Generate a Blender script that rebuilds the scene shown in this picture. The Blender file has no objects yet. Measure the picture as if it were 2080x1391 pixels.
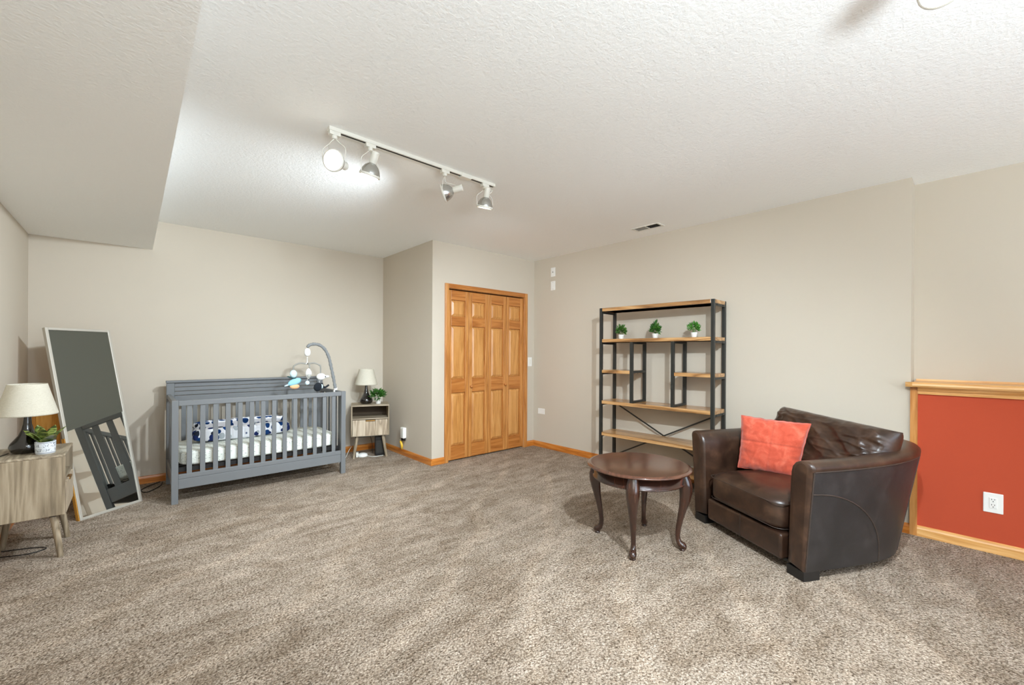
import bpy, bmesh, math, random
from mathutils import Vector, Matrix, noise
random.seed(7)
S = bpy.context.scene
COL = S.collection
PI = math.pi

# ------------------------------------------------------------------ camera
F_PX, YAW, YH, CAM_H = 853.859, math.radians(42.08), 717.172, 1.2548
PIT, ROL = math.radians(-0.05), math.radians(0.289)
cd = bpy.data.cameras.new('camera'); cam = bpy.data.objects.new('camera', cd); COL.objects.link(cam)
cd.sensor_width = 36.0; cd.sensor_fit = 'HORIZONTAL'
cd.lens = 36.0 * F_PX / 2080.0
cd.shift_y = (YH - 695.5) / 2080.0
cd.clip_start = 0.05; cd.clip_end = 60
_f = Vector((math.sin(YAW), math.cos(YAW), 0)); _r = Vector((math.cos(YAW), -math.sin(YAW), 0)); _z = Vector((0, 0, 1))
_f2 = _f * math.cos(PIT) + _z * math.sin(PIT); _u2 = -_f * math.sin(PIT) + _z * math.cos(PIT)
_x = _r * math.cos(ROL) + _u2 * math.sin(ROL); _y = -_r * math.sin(ROL) + _u2 * math.cos(ROL)
m = Matrix((_x, _y, -_f2)).transposed().to_4x4(); m.translation = (0, 0, CAM_H)
cam.matrix_world = m
S.camera = cam

# ------------------------------------------------------------------ world, lights, exposure
w = bpy.data.worlds.new('world'); S.world = w; w.use_nodes = True
w.node_tree.nodes['Background'].inputs[0].default_value = (0.75, 0.85, 1.0, 1)
w.node_tree.nodes['Background'].inputs[1].default_value = 1.0
S.view_settings.view_transform = 'Standard'; S.view_settings.look = 'None'
S.view_settings.gamma = 1.0; S.view_settings.use_curve_mapping = False
S.view_settings.exposure = 0.02
S.cycles.max_bounces = 14; S.cycles.diffuse_bounces = 12
S.cycles.sample_clamp_indirect = 6.0

def add_light(kind, name, loc, energy, color, size=0.1, aim=None, spot=None, blend=1.0, sy=None):
    l = bpy.data.lights.new(name, kind); o = bpy.data.objects.new(name, l); COL.objects.link(o)
    l.energy = energy; l.color = color; o.location = loc
    if kind == 'AREA':
        l.size = size
        if sy: l.shape = 'RECTANGLE'; l.size_y = sy
    else:
        l.shadow_soft_size = size
    if kind == 'SPOT':
        l.spot_size = math.radians(spot); l.spot_blend = blend
    if aim is not None:
        o.rotation_euler = (Vector(aim) - Vector(loc)).to_track_quat('-Z', 'Y').to_euler()
    return o
NEUT = (0.80, 0.91, 1.0)
LP = dict(win=85, rear=0, na=340, nb=30, nc=70, h1=7, h2=90, h3=205, h4=75, up=165, ur=0)
# daylight through the window behind the camera
add_light('AREA', 'window_daylight', (2.0, -3.42, 1.1), LP['win'], (0.72, 0.86, 1.0), 3.0, aim=(2.0, 2, 1.1), sy=2.0)
# two added fill lamps on the unseen rear ceiling, left unpowered
add_light('AREA', 'added_rear_fill', (0.9, -1.6, 2.44), LP['rear'], NEUT, 0.5, aim=(0.9, -1.6, 0))
add_light('AREA', 'added_rear_fill', (3.0, -1.6, 2.44), LP['rear'], NEUT, 0.5, aim=(3.0, -1.6, 0))
# added uplights behind the viewer for ceiling bounce, second one unpowered
add_light('AREA', 'added_uplight_fill', (.40, -1.4, 1.24), LP['up'], NEUT, 0.7, aim=(.40, -1.4, 2.5))
add_light('AREA', 'added_uplight_fill', (2.6, -1.6, 1.24), LP['ur'], NEUT, 0.3, aim=(2.6, -1.6, 2.5))
# lamps of the track above the camera
add_light('SPOT', 'near_track_light', (1.22, 0.13, 2.26), LP['na'], NEUT, 0.035, aim=(1.816, .868, 1.42), spot=108, blend=.85)
add_light('SPOT', 'near_track_light', (1.73, 0.08, 2.255), LP['nb'], NEUT, 0.035, aim=(2.75, 1.2, 1.17), spot=104, blend=.4)
add_light('SPOT', 'near_track_light', (0.43, 0.13, 2.26), LP['nc'], NEUT, 0.04, aim=(.30, 1.4, 1.2), spot=104, blend=.4)
# heads of the track in view
add_light('SPOT', 'far_track_spot', (.79, 2.36, 2.27), LP['h1'], NEUT, .045, aim=(.0, 1.5, 1.4), spot=130)
add_light('SPOT', 'far_track_spot', (1.03, 2.43, 2.26), LP['h2'], NEUT, .045, aim=(.6, 3.9, .2), spot=135)
add_light('SPOT', 'far_track_spot', (1.53, 2.44, 2.28), LP['h3'], NEUT, .045, aim=(.2, 4.2, .9), spot=128)
add_light('SPOT', 'far_track_spot', (1.90, 2.43, 2.25), LP['h4'], NEUT, .045, aim=(3.1, 3.75, .9), spot=120)

# ------------------------------------------------------------------ helpers
def lin(c):
    return tuple(((v / 255 / 12.92) if v / 255 <= 0.04045 else ((v / 255 + 0.055) / 1.055) ** 2.4) for v in c[:3]) + (1,)

class MB:
    def __init__(s): s.v = []; s.f = []; s.sm = []
    def add(s, verts, faces, smooth=False):
        b = len(s.v); s.v += [tuple(x) for x in verts]
        for f in faces: s.f.append(tuple(i + b for i in f)); s.sm.append(smooth)
        return s
    def box(s, x0, x1, y0, y1, z0, z1, M=None):
        vs = [Vector((x, y, z)) for z in (z0, z1) for y in (y0, y1) for x in (x0, x1)]
        if M is not None: vs = [M @ v for v in vs]
        return s.add(vs, [(0, 2, 3, 1), (4, 5, 7, 6), (0, 1, 5, 4), (2, 6, 7, 3), (0, 4, 6, 2), (1, 3, 7, 5)])
    def tube(s, pts, r, n=10, closed=False, cap=True, smooth=True, squash=None):
        pts = [Vector(p) for p in pts]; N = len(pts)
        rs = r if isinstance(r, (list, tuple)) else [r] * N
        vs = []; up = None
        for i, p in enumerate(pts):
            a = pts[(i - 1) % N] if (closed or i > 0) else p
            b = pts[(i + 1) % N] if (closed or i < N - 1) else p
            t = (b - a).normalized()
            if up is None:
                up = Vector((0, 0, 1)) if abs(t.z) < 0.9 else Vector((1, 0, 0))
            x = (up - t * up.dot(t)).normalized(); up = x
            y = t.cross(x)
            for k in range(n):
                an = 2 * PI * k / n
                vs.append(p + (x * math.cos(an) + y * math.sin(an) * (squash or 1)) * rs[i])
        fs = []
        for i in range(N if closed else N - 1):
            j = (i + 1) % N
            for k in range(n):
                q = (k + 1) % n
                fs.append((i * n + k, i * n + q, j * n + q, j * n + k))
        s.add(vs, fs, smooth)
        if cap and not closed:
            s.add(vs[:n], [tuple(range(n))[::-1]]); s.add(vs[-n:], [tuple(range(n))])
        return s
    def lathe(s, prof, n=32, M=None, smooth=True, cap=True):
        vs = []
        for (r, z) in prof:
            for k in range(n):
                a = 2 * PI * k / n; v = Vector((r * math.cos(a), r * math.sin(a), z))
                vs.append(M @ v if M is not None else v)
        fs = [(i * n + k, i * n + (k + 1) % n, (i + 1) * n + (k + 1) % n, (i + 1) * n + k) for i in range(len(prof) - 1) for k in range(n)]
        s.add(vs, fs, smooth)
        if cap:
            if prof[0][0] > 1e-4: s.add(vs[:n], [tuple(range(n))[::-1]])
            if prof[-1][0] > 1e-4: s.add(vs[-n:], [tuple(range(n))])
        return s
    def prism(s, poly, fn, a, b):
        n = len(poly); vs = [Vector(fn(p, a)) for p in poly] + [Vector(fn(p, b)) for p in poly]
        fs = [tuple(range(n))[::-1], tuple(range(n, 2 * n))] + [(i, (i + 1) % n, n + (i + 1) % n, n + i) for i in range(n)]
        return s.add(vs, fs)
    def grid(s, rows, smooth=True, closed_u=False):
        R = len(rows); C_ = len(rows[0]); vs = [p for r in rows for p in r]
        fs = []
        for i in range(R - 1):
            for j in range(C_ if closed_u else C_ - 1):
                k = (j + 1) % C_
                fs.append((i * C_ + j, i * C_ + k, (i + 1) * C_ + k, (i + 1) * C_ + j))
        return s.add(vs, fs, smooth)
    def build(s, name, mat, parent=None, bevel=0, seg=2, weld=False, sub=0, kind=None, M=None):
        me = bpy.data.meshes.new(name)
        vs = [M @ Vector(v) for v in s.v] if M is not None else s.v
        me.from_pydata(vs, [], s.f); me.update()
        me.polygons.foreach_set('use_smooth', s.sm)
        bm = bmesh.new(); bm.from_mesh(me)
        if weld: bmesh.ops.remove_doubles(bm, verts=bm.verts, dist=1e-5)
        bmesh.ops.recalc_face_normals(bm, faces=bm.faces)
        bm.to_mesh(me); bm.free()
        me.materials.append(mat)
        o = bpy.data.objects.new(name, me); COL.objects.link(o)
        if parent is not None: o.parent = parent
        if bevel:
            b = o.modifiers.new('bevel', 'BEVEL'); b.width = bevel; b.segments = seg; b.limit_method = 'ANGLE'; b.angle_limit = math.radians(35)
            b.harden_normals = False
        if sub:
            q = o.modifiers.new('sub', 'SUBSURF'); q.levels = sub; q.render_levels = sub
        if kind: o['kind'] = kind
        return o

def thing(name, label, cat, loc=(0, 0, 0), rz=0, group=None):
    o = bpy.data.objects.new(name, None); COL.objects.link(o)
    o.empty_display_size = 0.1; o.location = loc; o.rotation_euler = (0, 0, rz)
    o['label'] = label; o['category'] = cat
    if group: o['group'] = group
    return o
def tag(o, label, cat, group=None):
    o['label'] = label; o['category'] = cat
    if group: o['group'] = group
    return o
def struct(name, mb, mat, label=None, parent=None, bevel=0):
    o = mb.build(name, mat, parent, bevel=bevel)
    if parent is None:
        o['kind'] = 'structure'
        if label: o['label'] = label
    return o
def copy_tree(o, parent=None):
    c = o.copy(); COL.objects.link(c)
    if parent is not None: c.parent = parent
    for ch in list(o.children): copy_tree(ch, c)
    return c
def smoothpath(pts, k=6):
    P = [Vector(p) for p in pts]; out = []
    for i in range(len(P) - 1):
        p0 = P[max(i - 1, 0)]; p1 = P[i]; p2 = P[i + 1]; p3 = P[min(i + 2, len(P) - 1)]
        for j in range(k):
            t = j / k
            out.append(0.5 * ((2 * p1) + (p2 - p0) * t + (2 * p0 - 5 * p1 + 4 * p2 - p3) * t * t + (3 * p1 - p0 - 3 * p2 + p3) * t ** 3))
    out.append(P[-1]); return out

# ------------------------------------------------------------------ materials
def mat(name, col, rough=0.6, metal=0.0, spec=0.5, emit=None, es=0, **kw):
    M = bpy.data.materials.new(name); M.use_nodes = True
    b = M.node_tree.nodes['Principled BSDF']
    b.inputs['Base Color'].default_value = lin(col); b.inputs['Roughness'].default_value = rough
    b.inputs['Metallic'].default_value = metal; b.inputs['Specular IOR Level'].default_value = spec
    if emit: b.inputs['Emission Color'].default_value = lin(emit); b.inputs['Emission Strength'].default_value = es
    for k, v in kw.items(): b.inputs[k.replace('_', ' ')].default_value = v
    return M
class NT:
    def __init__(s, M): s.t = M.node_tree; s.b = s.t.nodes['Principled BSDF']
    def n(s, typ, **kw):
        x = s.t.nodes.new(typ)
        for k, v in kw.items():
            if k.startswith('_'): setattr(x, k[1:], v)
            else: x.inputs[k].default_value = v
        return x
    def l(s, a, b): s.t.links.new(a, b)
    def coord(s, scale=(1, 1, 1), kind='Object', rot=(0, 0, 0)):
        tc = s.n('ShaderNodeTexCoord'); mp = s.n('ShaderNodeMapping')
        mp.inputs['Scale'].default_value = scale; mp.inputs['Rotation'].default_value = rot
        s.l(tc.outputs[kind], mp.inputs['Vector']); return mp.outputs['Vector']
    def noise(s, vec, scale, detail=4, rough=0.55, dist=0.0):
        x = s.n('ShaderNodeTexNoise', Scale=scale, Detail=detail, Roughness=rough, Distortion=dist)
        s.l(vec, x.inputs['Vector']); return x.outputs['Fac']
    def ramp(s, fac, stops, interp='LINEAR'):
        r = s.n('ShaderNodeValToRGB'); e = r.color_ramp; e.interpolation = interp
        while len(e.elements) < len(stops): e.elements.new(0.5)
        for el, (p, c) in zip(e.elements, stops): el.position = p; el.color = lin(c) if max(c) > 2 else tuple(c) + (1,)
        s.l(fac, r.inputs['Fac']); return r.outputs['Color']
    def mix(s, fac, a, b, mode='MIX'):
        x = s.n('ShaderNodeMix', _data_type='RGBA', _blend_type=mode)
        for k, v in ((0, fac), (6, a), (7, b)):
            if hasattr(v, 'is_linked') or hasattr(v, 'links'): s.l(v, x.inputs[k])
            elif k == 0: x.inputs[0].default_value = v
            else: x.inputs[k].default_value = lin(v)
        return x.outputs[2]
    def math(s, op, a, b=0.0):
        x = s.n('ShaderNodeMath', _operation=op)
        for i, v in enumerate((a, b)):
            if hasattr(v, 'links'): s.l(v, x.inputs[i])
            else: x.inputs[i].default_value = v
        return x.outputs[0]
    def bump(s, h, strength=0.3, dist=0.01):
        x = s.n('ShaderNodeBump', Strength=strength, Distance=dist); s.l(h, x.inputs['Height']); s.l(x.outputs['Normal'], s.b.inputs['Normal'])
    def color(s, c): s.l(c, s.b.inputs['Base Color'])

def wall_mat(name, col, bump=0.25, scale=90, amp=0.004, spots=0.0):
    M = mat(name, col, 0.85, spec=0.25); t = NT(M); v = t.coord()
    n1 = t.noise(v, scale, 3, 0.6); t.bump(n1, bump, amp)
    n2 = t.noise(v, 1.3, 2)
    t.color(t.mix(n2, tuple(c * 0.985 for c in col), tuple(min(255, c * 1.01) for c in col)))
    return M
M_wall = wall_mat('beige wall paint', (200, 190, 174), 0.12, 120, 0.002)
M_red = wall_mat('terracotta wall paint', (184, 76, 48), 0.12, 120, 0.002)
def ceiling_mat():
    M = mat('textured ceiling', (246, 247, 245), 0.9, spec=0.2); t = NT(M); v = t.coord()
    a = t.noise(v, 85, 3, 0.6, 0.2); b = t.noise(v, 38, 2, 0.5, 0.4)
    h = t.math('ADD', t.math('MULTIPLY', a, 0.6), t.math('MULTIPLY', b, 0.5))
    t.bump(h, 0.35, 0.012); return M
M_ceil = ceiling_mat()

def carpet_mat():
    M = mat('beige carpet', (176, 157, 138), 1.0, spec=0.05); t = NT(M); v = t.coord()
    fine = t.noise(v, 120, 3, 0.7, 0.6)
    vor = t.n('ShaderNodeTexVoronoi', Scale=95.0, Randomness=1.0); t.l(v, vor.inputs['Vector'])
    d = vor.outputs['Distance']
    vs = t.coord((1.0, 1.5, 1), rot=(0, 0, 0.5))
    big = t.noise(vs, 1.9, 5, 0.6, 1.8)
    vs2 = t.coord((0.45, 2.2, 1), rot=(0, 0, -1.0))
    st = t.noise(vs2, 2.2, 3, 0.55, 2.2)
    wv = t.n('ShaderNodeTexWave', Scale=0.55, Distortion=9.0, Detail=2.0); wv.inputs['Detail Scale'].default_value = 0.7; t.l(t.coord((1, 1, 1), rot=(0, 0, .9)), wv.inputs['Vector'])
    c = t.ramp(fine, [(0.33, (72, 59, 48)), (0.40, (144, 127, 111)), (0.54, (191, 175, 158)), (0.72, (226, 212, 197))])
    shade = t.ramp(big, [(0.36, (0.80, 0.77, 0.73)), (0.48, (0.94, 0.93, 0.91)), (0.54, (1.03, 1.03, 1.02)), (0.66, (1.10, 1.10, 1.10))])
    c = t.mix(1.0, c, shade, 'MULTIPLY')
    sh2 = t.ramp(st, [(0.42, (0.88, 0.86, 0.83)), (0.50, (1.0, 1.0, 1.0)), (0.62, (1.10, 1.09, 1.08))])
    c = t.mix(0.9, c, sh2, 'MULTIPLY')
    sh3 = t.ramp(wv.outputs['Fac'], [(0.0, (1.0, 1.0, 1.0)), (0.90, (1.0, 1.0, 1.0)), (0.97, (1.14, 1.13, 1.12))])
    c = t.mix(0.8, c, sh3, 'MULTIPLY')
    pit = t.ramp(d, [(0.0, (1.06, 1.06, 1.06)), (0.55, (1.0, 1.0, 1.0)), (0.80, (0.58, 0.55, 0.52))])
    c = t.mix(0.9, c, pit, 'MULTIPLY')
    t.color(c)
    h = t.math('SUBTRACT', t.math('MULTIPLY', fine, 1.2), d)
    h = t.math('ADD', h, t.math('MULTIPLY', big, 0.8))
    t.bump(h, 0.9, 0.012); return M
M_carpet = carpet_mat()

def wood_mat(name, dark, mid, light, axis=2, grain=26, along=1.6, rough=0.35, coat=0.0, bump=0.08, wav=0.35, rings=7.0):
    M = mat(name, mid, rough, spec=0.5); t = NT(M)
    tc = t.n('ShaderNodeTexCoord'); oi = t.n('ShaderNodeObjectInfo'); ad = t.n('ShaderNodeVectorMath', _operation='ADD')
    mu = t.n('ShaderNodeVectorMath', _operation='SCALE'); cb = t.n('ShaderNodeCombineXYZ')
    for i in range(3): t.l(oi.outputs['Random'], cb.inputs[i])
    t.l(cb.outputs[0], mu.inputs[0]); mu.inputs['Scale'].default_value = 9.0
    t.l(tc.outputs['Object'], ad.inputs[0]); t.l(mu.outputs[0], ad.inputs[1])
    mp = t.n('ShaderNodeMapping'); sc = [1.0, 1.0, 1.0]; sc[axis] = along / grain
    mp.inputs['Scale'].default_value = sc; t.l(ad.outputs[0], mp.inputs['Vector']); v = mp.outputs['Vector']
    g = t.noise(v, grain * 4.0, 4, 0.65, 0.2)
    r = t.noise(v, rings, 3, 0.5, 0.8)
    rr = t.math('FRACT', t.math('MULTIPLY', r, 7.0))
    rr = t.math('ABSOLUTE', t.math('SUBTRACT', rr, 0.5))
    f = t.math('ADD', t.math('MULTIPLY', g, 1.0 - wav), t.math('MULTIPLY', rr, wav * 2))
    t.color(t.ramp(f, [(0.22, dark), (0.48, mid), (0.75, light)]))
    t.bump(f, bump, 0.002)
    if coat: t.b.inputs['Coat Weight'].default_value = coat; t.b.inputs['Coat Roughness'].default_value = 0.15
    return M
M_oak = wood_mat('golden oak upright', (160, 98, 40), (190, 126, 62), (208, 148, 84), 2, coat=0.25)
M_oakx = wood_mat('golden oak lying across', (150, 86, 32), (178, 110, 48), (196, 130, 66), 0, coat=0.25)
M_oaky = wood_mat('golden oak lying lengthwise', (168, 100, 38), (200, 130, 62), (218, 152, 84), 1, coat=0.25)
M_panel = wood_mat('golden oak panel', (168, 108, 50), (198, 138, 72), (214, 158, 94), 2, coat=0.2, wav=0.25)
M_base = wood_mat('amber baseboard oak', (168, 92, 24), (196, 118, 42), (214, 142, 66), 0, coat=0.3)
M_basey = wood_mat('amber baseboard oak lengthwise', (168, 92, 24), (196, 118, 42), (214, 142, 66), 1, coat=0.3)
M_shelf = wood_mat('rustic shelf board', (118, 78, 40), (178, 130, 78), (206, 162, 110), 1, grain=20, rough=0.28, coat=0.3, wav=0.5)
M_ngrey = wood_mat('weathered greige wood', (112, 98, 78), (146, 130, 106), (172, 156, 132), 2, grain=22, rough=0.5, wav=0.45)
M_ngreyx = wood_mat('weathered greige wood lying', (120, 106, 86), (152, 137, 114), (180, 165, 142), 0, grain=22, rough=0.5, wav=0.45)
M_nshade = mat('back board with painted cubby shade', (74, 58, 38), 0.7)  # deep cubby shade put into the back board colour
M_ndraw = wood_mat('weathered drawer wood', (142, 124, 102), (182, 163, 138), (206, 190, 166), 2, grain=22, rough=0.5, wav=0.45)
M_walnut = wood_mat('dark cherry wood', (36, 19, 13), (50, 27, 18), (66, 37, 25), 2, grain=16, rough=0.22, coat=0.6, wav=0.3, bump=0.03)
M_walnutx = wood_mat('dark cherry table top', (66, 40, 28), (82, 50, 36), (98, 62, 46), 0, grain=16, rough=0.2, coat=0.6, wav=0.3, bump=0.01)
M_lightw = wood_mat('amber pine', (176, 112, 26), (206, 142, 44), (222, 164, 70), 2, grain=20, rough=0.5)
M_crib = mat('slate grey painted wood', (112, 114, 115), 0.45)
M_black = mat('black powder coated steel', (38, 38, 34), 0.45)
M_blackp = mat('black plastic', (22, 20, 19), 0.4)
M_white = mat('white plastic', (236, 235, 230), 0.4)
M_whitep = mat('off white enamel', (226, 224, 214), 0.35)
M_hole = mat('dark slot', (45, 43, 38), 0.8)
M_grout = mat('grey damper', (150, 147, 140), 0.5)
M_chrome = mat('brushed silver reflector', (190, 190, 186), 0.25, 0.9)
M_glow = mat('lit lamp face', (255, 255, 250), 0.4, emit=(255, 250, 235), es=6.0)
M_lampb = mat('dark espresso glaze', (14, 9, 7), 0.12, spec=0.6, Coat_Weight=0.8)
M_silver = mat('brushed champagne frame', (188, 182, 170), 0.4, 0.25)
M_mirror = mat('mirror glass', (235, 238, 236), 0.01, 1.0)
M_dreflect = mat('dark grey painted reflection', (82, 81, 71), 0.35, 0.0, spec=0.25)  # flat colour standing in for the mirror's dark upper reflection
M_brass = mat('antique brass', (150, 112, 62), 0.4, 0.8)
M_yellow = mat('yellow plastic', (236, 190, 60), 0.4)
M_mattb = mat('black spring frame', (28, 26, 25), 0.5, 0.3)

def shade_mat():
    M = mat('linen lamp shade', (226, 219, 200), 0.9, spec=0.1); t = NT(M)
    v = t.coord((1, 1, 14)); n = t.noise(v, 60, 3, 0.6); v2 = t.coord((14, 14, 1)); n2 = t.noise(v2, 60, 3)
    f = t.math('MULTIPLY', t.math('ADD', n, n2), 0.5)
    t.color(t.ramp(f, [(0.35, (190, 183, 164)), (0.6, (214, 208, 192))])); t.bump(f, 0.2, 0.002)
    t.b.inputs['Subsurface Weight'].default_value = 0.0
    return M
M_shade = shade_mat()

def leather_mat(name, dark, mid, light, rough=0.36):
    M = mat(name, mid, rough, spec=0.5, Coat_Weight=0.18, Coat_Roughness=0.3); t = NT(M); v = t.coord()
    n = t.noise(v, 9, 5, 0.6, 0.4); n2 = t.noise(v, 190, 3, 0.6); n3 = t.noise(v, 28, 4, 0.65)
    t.color(t.ramp(n, [(0.32, dark), (0.52, mid), (0.70, light)]))
    h = t.math('ADD', t.math('MULTIPLY', n2, 0.25), t.math('MULTIPLY', n3, 0.5)); t.bump(h, 0.22, 0.006)
    rr = t.math('ADD', t.math('MULTIPLY', n, 0.25), rough - 0.12); t.l(rr, t.b.inputs['Roughness'])
    return M
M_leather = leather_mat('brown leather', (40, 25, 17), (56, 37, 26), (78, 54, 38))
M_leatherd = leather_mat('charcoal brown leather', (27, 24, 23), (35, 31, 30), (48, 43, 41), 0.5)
M_piping = mat('leather welt', (58, 48, 42), 0.4)

def suede_mat():
    M = mat('coral suede', (220, 96, 66), 0.9, spec=0.15, Sheen_Weight=0.4); t = NT(M); v = t.coord()
    n = t.noise(v, 14, 5, 0.6, 0.8); t.color(t.ramp(n, [(0.3, (168, 66, 44)), (0.5, (188, 80, 58)), (0.7, (204, 102, 78))]))
    t.bump(t.noise(v, 60, 4), 0.2, 0.005); return M
M_coral = suede_mat()

def sheet_mat():
    M = mat('white sheet with small grey marks', (226, 229, 214), 0.9, spec=0.1); t = NT(M)
    v = t.coord((44, 80, 60)); vor = t.n('ShaderNodeTexVoronoi', Scale=1.0, Randomness=0.5); t.l(v, vor.inputs['Vector'])
    m = t.ramp(vor.outputs['Distance'], [(0.24, (1, 1, 1)), (0.30, (0, 0, 0))])
    t.color(t.mix(m, (230, 232, 222), (182, 188, 180)))
    n = t.noise(t.coord((1, 5, 1)), 9, 3, 0.5, 0.5); t.bump(n, 0.5, 0.03); return M
M_sheet = sheet_mat()
def blanket_mat():
    M = mat('white cotton with navy blobs', (236, 238, 244), 0.9, spec=0.1); t = NT(M)
    v = t.coord((17, 16, 14)); vor = t.n('ShaderNodeTexVoronoi', Scale=1.0, Randomness=0.75); t.l(v, vor.inputs['Vector'])
    m = t.ramp(vor.outputs['Distance'], [(0.44, (1, 1, 1)), (0.47, (0, 0, 0))])
    pick = t.ramp(t.math('FRACT', t.math('MULTIPLY', t.n('ShaderNodeSeparateColor').outputs[0], 1.0)), [(0, (1, 1, 1)), (1, (1, 1, 1))])
    sep = t.n('ShaderNodeSeparateColor'); t.l(vor.outputs['Color'], sep.inputs[0])
    blob = t.ramp(sep.outputs[0], [(0.0, (24, 58, 108)), (0.50, (34, 46, 90)), (0.72, (36, 40, 52)), (0.9, (176, 184, 190))], 'CONSTANT')
    t.color(t.mix(m, (236, 238, 244), blob)); return M
M_blanket = blanket_mat()
def pot_mat():
    M = mat('white pot with blue black glyphs', (228, 233, 238), 0.3); t = NT(M)
    v = t.coord((180, 180, 90)); n = t.noise(v, 1.0, 3, 0.7, 0.8)
    m = t.ramp(n, [(0.53, (0, 0, 0)), (0.57, (1, 1, 1))])
    sx = t.n('ShaderNodeSeparateXYZ'); tc = t.n('ShaderNodeTexCoord'); t.l(tc.outputs['Object'], sx.inputs[0])
    z = sx.outputs['Z']
    band = t.ramp(t.math('MULTIPLY', z, 13.0), [(0.0, (0, 0, 0)), (0.20, (0.9, 0.9, 0.9)), (0.42, (0, 0, 0)), (0.52, (0.9, 0.9, 0.9)), (0.84, (0, 0, 0))], 'CONSTANT')
    mm = t.mix(1.0, m, band, 'MULTIPLY')
    line = t.ramp(t.math('MULTIPLY', z, 13.0), [(0.0, (0, 0, 0)), (0.085, (1, 1, 1)), (0.115, (0, 0, 0)), (0.87, (1, 1, 1)), (0.90, (0, 0, 0))], 'CONSTANT')
    c = t.mix(mm, (228, 233, 238), (48, 58, 76)); c = t.mix(line, c, (46, 58, 92)); t.color(c); return M
M_pot = pot_mat()
def leaf_mat(name, a, b, c, scale=40):
    M = mat(name, b, 0.45); t = NT(M); n = t.noise(t.coord(), scale, 3); t.color(t.ramp(n, [(0.35, a), (0.5, b), (0.66, c)])); return M
M_leafd = leaf_mat('deep green leaves', (24, 62, 18), (48, 96, 30), (86, 138, 54), 60)
M_leafb = leaf_mat('fresh green leaves', (34, 88, 22), (66, 134, 38), (118, 180, 80), 60)
M_leafm = leaf_mat('mid green leaves', (28, 68, 20), (56, 104, 34), (110, 144, 62), 60)
def snake_mat():
    M = mat('variegated leaf', (90, 110, 40), 0.35); t = NT(M); v = t.coord((1, 1, 1)); n = t.noise(t.coord((1, 1, 6)), 16, 4, 0.6, 1.5)
    t.color(t.ramp(n, [(0.38, (34, 46, 18)), (0.50, (84, 104, 38)), (0.62, (156, 162, 84))])); return M
M_snake = snake_mat()

# ------------------------------------------------------------------ room shell
XR, YD, XC, YB, XN, YJ, XL, ZS, H = 4.056, 4.047, 2.462, 5.281, 4.257, 0.313, -0.644, 2.221, 2.5
YR = -3.5
T = 0.12
struct('floor', MB().box(XL - T, XN + T, YR - T, YB + T, -0.1, 0), M_carpet, 'beige cut pile carpet with vacuum marks over the whole room')
struct('ceiling', MB().box(XL - T, XN + T, YR - T, YB + T, H, H + 0.1), M_ceil, 'white textured ceiling')
struct('ceiling_soffit', MB().box(XL, 0.14, YR, YB, ZS, H), M_ceil, 'lowered boxed ceiling section along the left wall')
struct('wall_left', MB().box(XL - T, XL, YR, YB, 0, H), M_wall, 'beige wall on the left')
struct('wall_back', MB().box(XL - T, XC + T, YB, YB + T, 0, H), M_wall, 'beige back wall behind the crib')
struct('wall_closet_side', MB().box(XC, XC + T, YD + T, YB, 0, H), M_wall, 'beige side wall of the closet')
DX0, DX1, DZ = 2.672, 3.868, 1.992
dm = MB().box(XC, DX0, YD, YD + T, 0, H).box(DX1, XR, YD, YD + T, 0, H).box(DX0, DX1, YD, YD + T, DZ, H)
struct('wall_closet_front', dm, M_wall, 'beige wall around the folding closet doors')
struct('wall_right', MB().box(XR, XN + T, YJ, YD + T, 0, H), M_wall, 'long beige wall behind the bookcase')
struct('wall_niche', MB().box(XN, XN + T, YR, YJ, 1.04, H), M_wall, 'set back beige wall above the terracotta half wall')
struct('wall_half', MB().box(XR, XN + T, YR, YJ, 0, 1.045), M_red, 'terracotta painted half wall at the right')
WX0, WX1, WZ0, WZ1 = 0.45, 3.55, 0.05, 2.15
rm = MB().box(XL, WX0, YR - T, YR, 0, H).box(WX1, XN, YR - T, YR, 0, H).box(WX0, WX1, YR - T, YR, 0, WZ0).box(WX0, WX1, YR - T, YR, WZ1, H)
struct('wall_rear', rm, M_wall, 'beige wall behind the viewer with a wide window')
wf = MB()
for a, b in ((WX0, WX0 + .05), (WX1 - .05, WX1), (1.975, 2.025)): wf.box(a, b, YR - .1, YR - .04, WZ0, WZ1)
wf.box(WX0, WX1, YR - .1, YR - .04, WZ0, WZ0 + .05).box(WX0, WX1, YR - .1, YR - .04, WZ1 - .05, WZ1)
struct('window_1', wf, M_whitep, 'white framed window behind the viewer')

# baseboards
BP = [(0, 0), (0.013, 0), (0.013, 0.050), (0.009, 0.060), (0.007, 0.068), (0, 0.072)]
def baseboard(name, fn, a, b, mt, label=None):
    return struct(name, MB().prism(BP, fn, a, b), mt, label)
baseboard('baseboard_left', lambda p, t: (XL + p[0], t, p[1]), YR, YB, M_basey, 'oak baseboard along the left wall')
baseboard('baseboard_back', lambda p, t: (t, YB - p[0], p[1]), XL, XC, M_base, 'oak baseboard behind the crib')
baseboard('baseboard_closet_side', lambda p, t: (XC - p[0], t, p[1]), YD - .013, YB - .0135, M_basey, 'oak baseboard on the closet side wall')
baseboard('baseboard_closet_front', lambda p, t: (t, YD - p[0], p[1]), XC - .0002, 2.622, M_base, 'short oak baseboard left of the closet doors')
baseboard('baseboard_closet_right', lambda p, t: (t, YD - p[0], p[1]), 3.918, XR, M_base, 'very short oak baseboard right of the closet doors')
baseboard('baseboard_right', lambda p, t: (XR - p[0], t, p[1]), YJ + .002, YD, M_basey, 'oak baseboard along the right wall')
M_basel = wood_mat('light oak trim', (200, 138, 70), (222, 166, 98), (236, 190, 128), 1, coat=0.3)
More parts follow.
